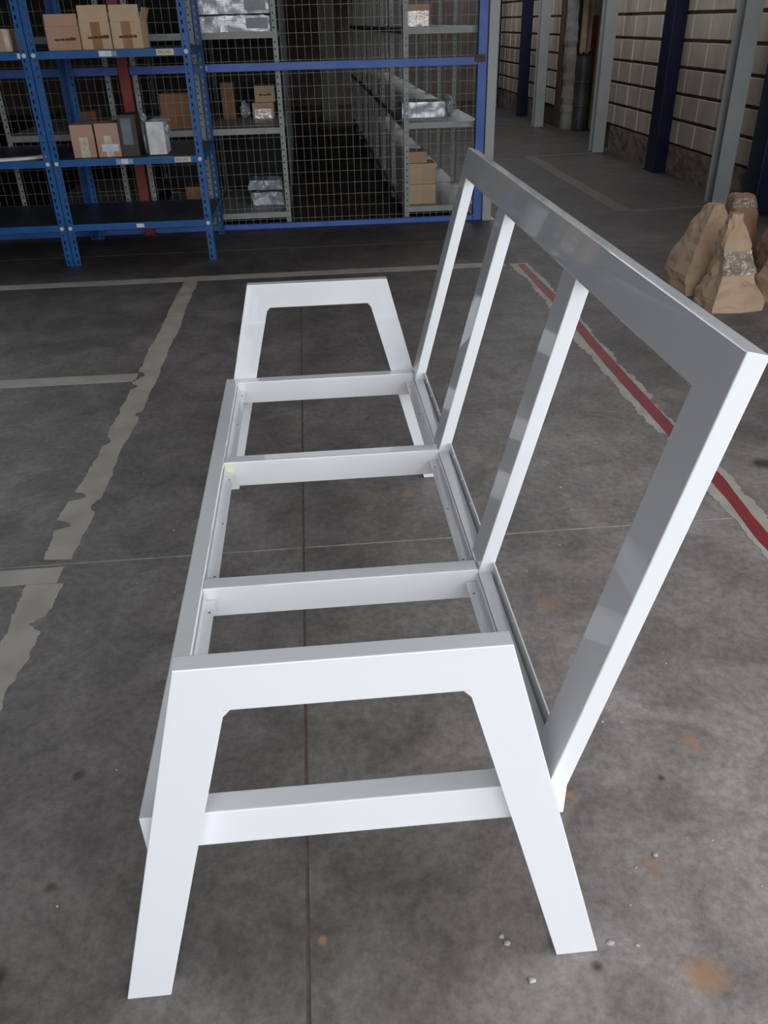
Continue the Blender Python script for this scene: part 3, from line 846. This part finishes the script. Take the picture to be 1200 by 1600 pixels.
# dark brown casing with a grey window
e = empty('dark_case', (-0.930, YS + 0.11, ZB), 'dark brown casing with a grey front window between carton and white box', 'case')
box('body', (-0.062, -0.10, 0), (0.062, 0.12, 0.272), M['darkbrown'], e, 0.004)
boxes('front_frame', [((-0.062, -0.106, 0), (0.062, -0.1005, 0.075)), ((-0.062, -0.106, 0.25), (0.062, -0.1005, 0.272)), ((-0.062, -0.106, 0.075), (-0.042, -0.1005, 0.25)), ((0.030, -0.106, 0.075), (0.062, -0.1005, 0.25))], M['darkbrown'], e)
box('window_panel', (-0.042, -0.1035, 0.075), (0.030, -0.1003, 0.25), M['greypanel'], e)
# white box with crumpled plastic
e = empty('white_box', (-0.735, YS + 0.10, ZB), 'white box wrapped in crumpled clear plastic on the middle blue shelf', 'box')
box('body', (-0.062, -0.10, 0.004), (0.062, 0.12, 0.222), M['whitebox'], e, 0.003)
box('dark_side', (-0.075, -0.095, 0.003), (-0.0625, 0.12, 0.215), M['darkbrown'], e, 0.002)

def crumple(name, parent, c, r, seed, mat, sub=3, amp=0.35, loc=(0, 0, 0), flat_base=True):
    bm = bmesh.new()
    bmesh.ops.create_icosphere(bm, subdivisions=sub, radius=1)
    for v in bm.verts:
        n = noise.noise(v.co * 2.1 + Vector((seed, seed * 2, 0))) + 0.6 * noise.noise(v.co * 5.3 + Vector((seed, 0, 7)))
        q = v.co * (1 + amp * n)
        v.co = Vector((c[0] + q.x * r[0], c[1] + q.y * r[1], c[2] + q.z * r[2]))
        if flat_base and v.co.z < 0.001: v.co.z = 0.001
    return link(name, bm_mesh(name, bm), mat, parent, loc)
crumple('plastic_wrap', e, (-0.092, 0.02, 0.235), (0.022, 0.04, 0.04), 1, M['plastic'])
crumple('plastic_wrap', e, (-0.086, -0.04, 0.10), (0.012, 0.05, 0.09), 2, M['plastic'])
crumple('plastic_wrap', e, (0.02, 0.02, 0.226), (0.07, 0.07, 0.014), 3, M['plastic'], flat_base=False)
crumple('plastic_wrap', e, (0.072, 0.0, 0.165), (0.018, 0.04, 0.03), 4, M['plastic'], flat_base=False)
# goods on the left unit
carton('wrapped_carton', -1.83, -1.60, YS, YS + 0.3, ZA, ZA + 0.135, M['card'], 'film-wrapped carton on the upper shelf at the left edge', 0, tape=(.8, .95, 1), film=True)
bm = bmesh.new()
n = 18
pv = []
for k in range(n + 1):
    a = math.pi * (1.08 + 0.84 * k / n)
    pv.append([bm.verts.new((0.44 * math.cos(a) * f, 0.20 + 0.20 * math.sin(a) * f, z)) for f, z in ((1, 0.001), (1, 0.016), (0.93, 0.022), (0.93, 0.001))])
for a, b in zip(pv, pv[1:]):
    for k in range(4): bm.faces.new((a[k], a[(k + 1) % 4], b[(k + 1) % 4], b[k]))
bm.faces.new(pv[0]); bm.faces.new(pv[-1][::-1])
tag(link('curved_rim', bm_mesh('curved_rim', bm), M['whiteplastic'], None, (-1.99, 5.62, BZ[1])), 'white curved plastic rim lying on the middle shelf at left edge', 'plastic rim')

# ------------------------------------------------------------------ goods behind the mesh fence
def soft_pack(name, x0, x1, y0, y1, z0, z1, mat, label, cat, seed, amp=0.008, group=None, extra=None):
    e = empty(name, ((x0 + x1) / 2, (y0 + y1) / 2, z0), label, cat, group)
    w, d, h = (x1 - x0) / 2, (y1 - y0) / 2, z1 - z0
    bm = bmesh.new()
    add_box(bm, (-w, -d, 0), (w, d, h))
    bmesh.ops.subdivide_edges(bm, edges=bm.edges[:], cuts=9, use_grid_fill=True)
    for v in bm.verts:
        p = v.co * 14 + Vector((seed, seed, seed))
        n = Vector((noise.noise(p), noise.noise(p + Vector((5, 0, 0))), noise.noise(p + Vector((0, 5, 0)))))
        k = 0.0 if v.co.z < 0.001 else 1.0
        v.co += Vector((n.x * amp, n.y * amp * 1.4, n.z * amp * k - (0.004 * k if abs(v.co.x) > w * .99 else 0)))
        v.co.z = max(0.0, v.co.z)
    link('wrapping', bm_mesh('wrapping', bm), mat, e)
    if extra: extra(e, w, d, h)
    return e
def tag_label(a, b):
    def f(e, w, d, h):
        box('printed_label', (-w + 2 * w * a, -d - 0.0075, h * .2), (-w + 2 * w * b, -d - 0.0065, h * .85), M['greypanel'], e)
    return f
def white_tag(a, b):
    def f(e, w, d, h):
        box('printed_label', (-w + 2 * w * a, -d - 0.0075, h * .1), (-w + 2 * w * b, -d - 0.0065, h * .9), M['labelwhite'], e)
    return f
G0, G1, G2 = GZ[0] + 0.001, GZ[1] + 0.001, GZ[2] + 0.001
soft_pack('foil_package', -0.455, 0.115, 6.78, 7.10, G2, G2 + 0.112, M['foil'], 'lower of two silver-wrapped flat packages behind the fence', 'package', 3, extra=tag_label(.67, .97), group='silver-wrapped packages')
soft_pack('foil_package', -0.462, 0.122, 6.78, 7.10, G2 + 0.124, G2 + 0.232, M['foil'], 'upper of two silver-wrapped flat packages behind the fence', 'package', 8, extra=tag_label(.66, .95), group='silver-wrapped packages')
carton('carton', -0.125, 0.07, 7.45, 7.70, G1, G1 + 0.135, M['card'], 'brown carton with pale tape strip left of the aisle, lower one', 0, tape=(.1, .9, .62), film=True)
carton('carton', -0.095, 0.085, 7.46, 7.70, G1 + 0.138, G1 + 0.272, M['cardtan'], 'tan carton with a printed mark, stacked on another left of aisle', 0, mark=True)
e = empty('plastic_bag', (-0.20, 7.62, G1), 'small clear plastic bag beside the stacked cartons behind fence', 'bag')
crumple('film', e, (0, 0, 0.06), (0.05, 0.06, 0.065), 6, M['plastic'], amp=.25)
crumple('knot', e, (-0.01, 0, 0.125), (0.018, 0.02, 0.02), 9, M['plastic'], amp=.3, flat_base=False)
soft_pack('plastic_bundle', -0.185, 0.10, 7.05, 7.30, G0, G0 + 0.11, M['plastic'], 'lower plastic-wrapped bundle with white label on the bottom grey shelf', 'bundle', 5, 0.014, extra=white_tag(.05, .55), group='plastic-wrapped bundles')
soft_pack('plastic_bundle', -0.195, 0.095, 7.06, 7.30, G0 + 0.132, G0 + 0.215, M['plastic'], 'upper crumpled plastic-wrapped bundle on the bottom grey shelf', 'bundle', 12, 0.022, group='plastic-wrapped bundles')
# right of the aisle
carton('carton', 1.235, 1.445, 7.00, 7.25, G2, G2 + 0.165, M['card'], 'brown carton on top shelf right of the aisle', 0, tape=(.05, .95, .7), film=True)
soft_pack('foil_package', 1.215, 1.60, 7.10, 7.40, G1, G1 + 0.125, M['foil'], 'long silver-wrapped package right of the aisle', 'package', 17, 0.006, group='silver-wrapped packages')
e = empty('plastic_wrap_roll', (1.655, 7.2, G1), 'crumpled clear plastic lump at the right end of a silver package', 'plastic')
crumple('film', e, (0, 0, 0.075), (0.04, 0.06, 0.075), 21, M['plastic'], amp=.3)
crumple('fold', e, (-0.02, -0.02, 0.155), (0.03, 0.05, 0.015), 22, M['plastic'], amp=.3, flat_base=False)
carton('carton', 1.225, 1.480, 6.80, 7.05, G0, G0 + 0.165, M['cardtan'], 'bottom carton of the three stacked right of the aisle', 0, group='stacked cartons right of the aisle')
carton('carton', 1.225, 1.474, 6.80, 7.05, G0 + 0.168, G0 + 0.340, M['cardtan'], 'middle carton of the three stacked right of the aisle', 0, group='stacked cartons right of the aisle')
carton('carton', 1.222, 1.40, 6.82, 7.05, G0 + 0.343, G0 + 0.435, M['card'], 'small top carton of the three stacked right of the aisle', 0, group='stacked cartons right of the aisle')
# left, behind the blue unit
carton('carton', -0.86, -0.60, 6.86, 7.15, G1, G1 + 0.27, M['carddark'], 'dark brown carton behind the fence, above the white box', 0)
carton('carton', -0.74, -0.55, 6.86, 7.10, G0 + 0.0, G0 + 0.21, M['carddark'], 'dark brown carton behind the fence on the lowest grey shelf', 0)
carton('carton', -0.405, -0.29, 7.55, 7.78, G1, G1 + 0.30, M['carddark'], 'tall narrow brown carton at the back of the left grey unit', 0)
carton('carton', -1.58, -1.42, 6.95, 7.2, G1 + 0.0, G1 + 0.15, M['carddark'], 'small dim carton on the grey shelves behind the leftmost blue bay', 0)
# far end of the aisle
e = empty('tall_cabinet', (0.83, 15.9, 0), 'dull beige tall cabinet at the far end of the aisle', 'cabinet')
box('body', (-0.15, -0.2, 0), (0.15, 0.2, 2.2), M['beigemetal'], e, 0.006)
box('door', (-0.135, -0.212, 0.06), (0.135, -0.2005, 2.14), M['beigemetal'], e, 0.003)
box('door_handle', (-0.12, -0.235, 1.42), (-0.10, -0.2125, 1.56), M['labelwhite'], e, 0.003)

# ------------------------------------------------------------------ kraft-paper parcels by the block wall
def parcel(name, base, rings, label, seed, mat=M['kraft'], tape=None, n=16, square=0.55, amp=0.018):
    """rings: (z, dx, dy, rx, ry); a crumpled wrapped parcel standing on the floor"""
    e = empty(name, (base[0], base[1], 0), label, 'parcel', 'paper-wrapped parcels by the block wall')
    R = []
    m = 18
    zs = [r[0] for r in rings]
    for k in range(m + 1):
        f = k / m * (len(rings) - 1); i = min(int(f), len(rings) - 2); t = f - i
        R.append([rings[i][j] * (1 - t) + rings[i + 1][j] * t for j in range(5)])
    def pt(ring, a, off=0.0, idx=0):
        z, dx, dy, rx, ry = ring
        c, s_ = math.cos(a), math.sin(a)
        sq = 1.0 / max(abs(c), abs(s_)) ** square
        p = Vector((c * sq, s_ * sq, z * 7 + seed))
        nn = noise.noise(p * 1.7) + 0.7 * noise.noise(p * 4.1)
        # crease-like facets
        cre = abs(noise.noise(Vector((c * 2.6 + seed, s_ * 2.6, z * 9)))) * -1.1
        k = amp * (nn + cre) + off
        return Vector((dx + c * sq * (rx + k), dy + s_ * sq * (ry + k), max(0.0, z + (amp * 0.6 * noise.noise(p * 3.3) if z > 0.02 else 0))))
    bm = bmesh.new()
    V = [[bm.verts.new(pt(r, 6.2832 * j / n)) for j in range(n)] for r in R]
    for a, b in zip(V, V[1:]):
        for j in range(n):
            q = (a[j], a[(j + 1) % n], b[(j + 1) % n], b[j])
            if (j + len(R)) % 2: bm.faces.new((q[0], q[1], q[2])); bm.faces.new((q[0], q[2], q[3]))
            else: bm.faces.new((q[0], q[1], q[3])); bm.faces.new((q[1], q[2], q[3]))
    bm.faces.new(V[0]); bm.faces.new(V[-1][::-1])
    o = link('paper_wrap', bm_mesh('paper_wrap', bm), mat, e)
    if tape:
        k0, k1, a0, a1 = tape
        bm = bmesh.new()
        na = 26
        rows = []
        for kk in range((k1 - k0) * 5 + 1):
            f = k0 + kk / 5; i = min(int(f), m - 1); t = f - i
            ring = [R[i][j] * (1 - t) + R[i + 1][j] * t for j in range(5)]
            rows.append([bm.verts.new(pt(ring, a0 + (a1 - a0) * j / na, 0.008 + 0.004 * noise.noise(Vector((kk * .55, j * .3, seed))))) for j in range(na + 1)])
        for a, b in zip(rows, rows[1:]):
            for j in range(na): bm.faces.new((a[j], a[j + 1], b[j + 1], b[j]))
        bmesh.ops.solidify(bm, geom=bm.faces[:], thickness=0.0015)
        t_ = link('clear_tape', bm_mesh('clear_tape', bm), M['film'], e)
        t_['label'] = 'shiny wrinkled clear packing tape'
    return e
parcel('paper_parcel', (2.86, 4.32), [(0, -0.03, -0.06, .155, .22), (.10, -0.03, -0.04, .165, .21), (.22, 0.0, 0, .125, .17), (.34, .04, .04, .095, .13), (.45, .08, .06, .06, .08), (.50, .09, .06, .05, .05)], 'tall kraft-paper parcel leaning right, leftmost by the block wall', 1.3)
parcel('paper_parcel', (2.87, 3.90), [(0, 0, -0.05, .185, .16), (.07, -0.0, -0.05, .18, .155), (.17, -0.0, -0.02, .125, .12), (.27, .0, .0, .105, .10), (.36, .0, .02, .10, .08), (.46, -.01, .03, .055, .05), (.53, -.02, .03, .035, .03)], 'kraft-paper parcel with shiny clear tape, nearest the bench', 4.1, tape=(7, 11, -2.45, -0.75))
parcel('paper_parcel', (3.47, 5.02), [(0, 0, 0, .13, .14), (.15, -0.01, 0, .12, .12), (.30, -0.02, 0, .10, .10), (.41, -.03, 0, .08, .07), (.43, -.03, 0, .07, .06)], 'reddish-brown taped parcel behind, in front of the navy column', 7.7, M['kraftdark'], tape=(11, 16, -2.7, -0.3), amp=0.01)
parcel('paper_parcel', (3.60, 4.62), [(0, 0, 0, .14, .14), (.2, 0, 0, .12, .12), (.36, -0.02, 0, .085, .09), (.42, -.02, 0, .05, .05)], 'taped brown parcel half cut off at the right edge, rear one', 9.2, M['kraftdark'], tape=(10, 15, -2.9, -0.9), amp=0.012)
parcel('paper_parcel', (3.26, 3.98), [(0, 0, 0, .15, .15), (.1, 0, 0, .14, .14), (.22, 0.02, 0, .11, .11), (.32, .03, 0, .06, .06)], 'kraft-paper parcel mostly cut off at the right edge, front one', 12.5)
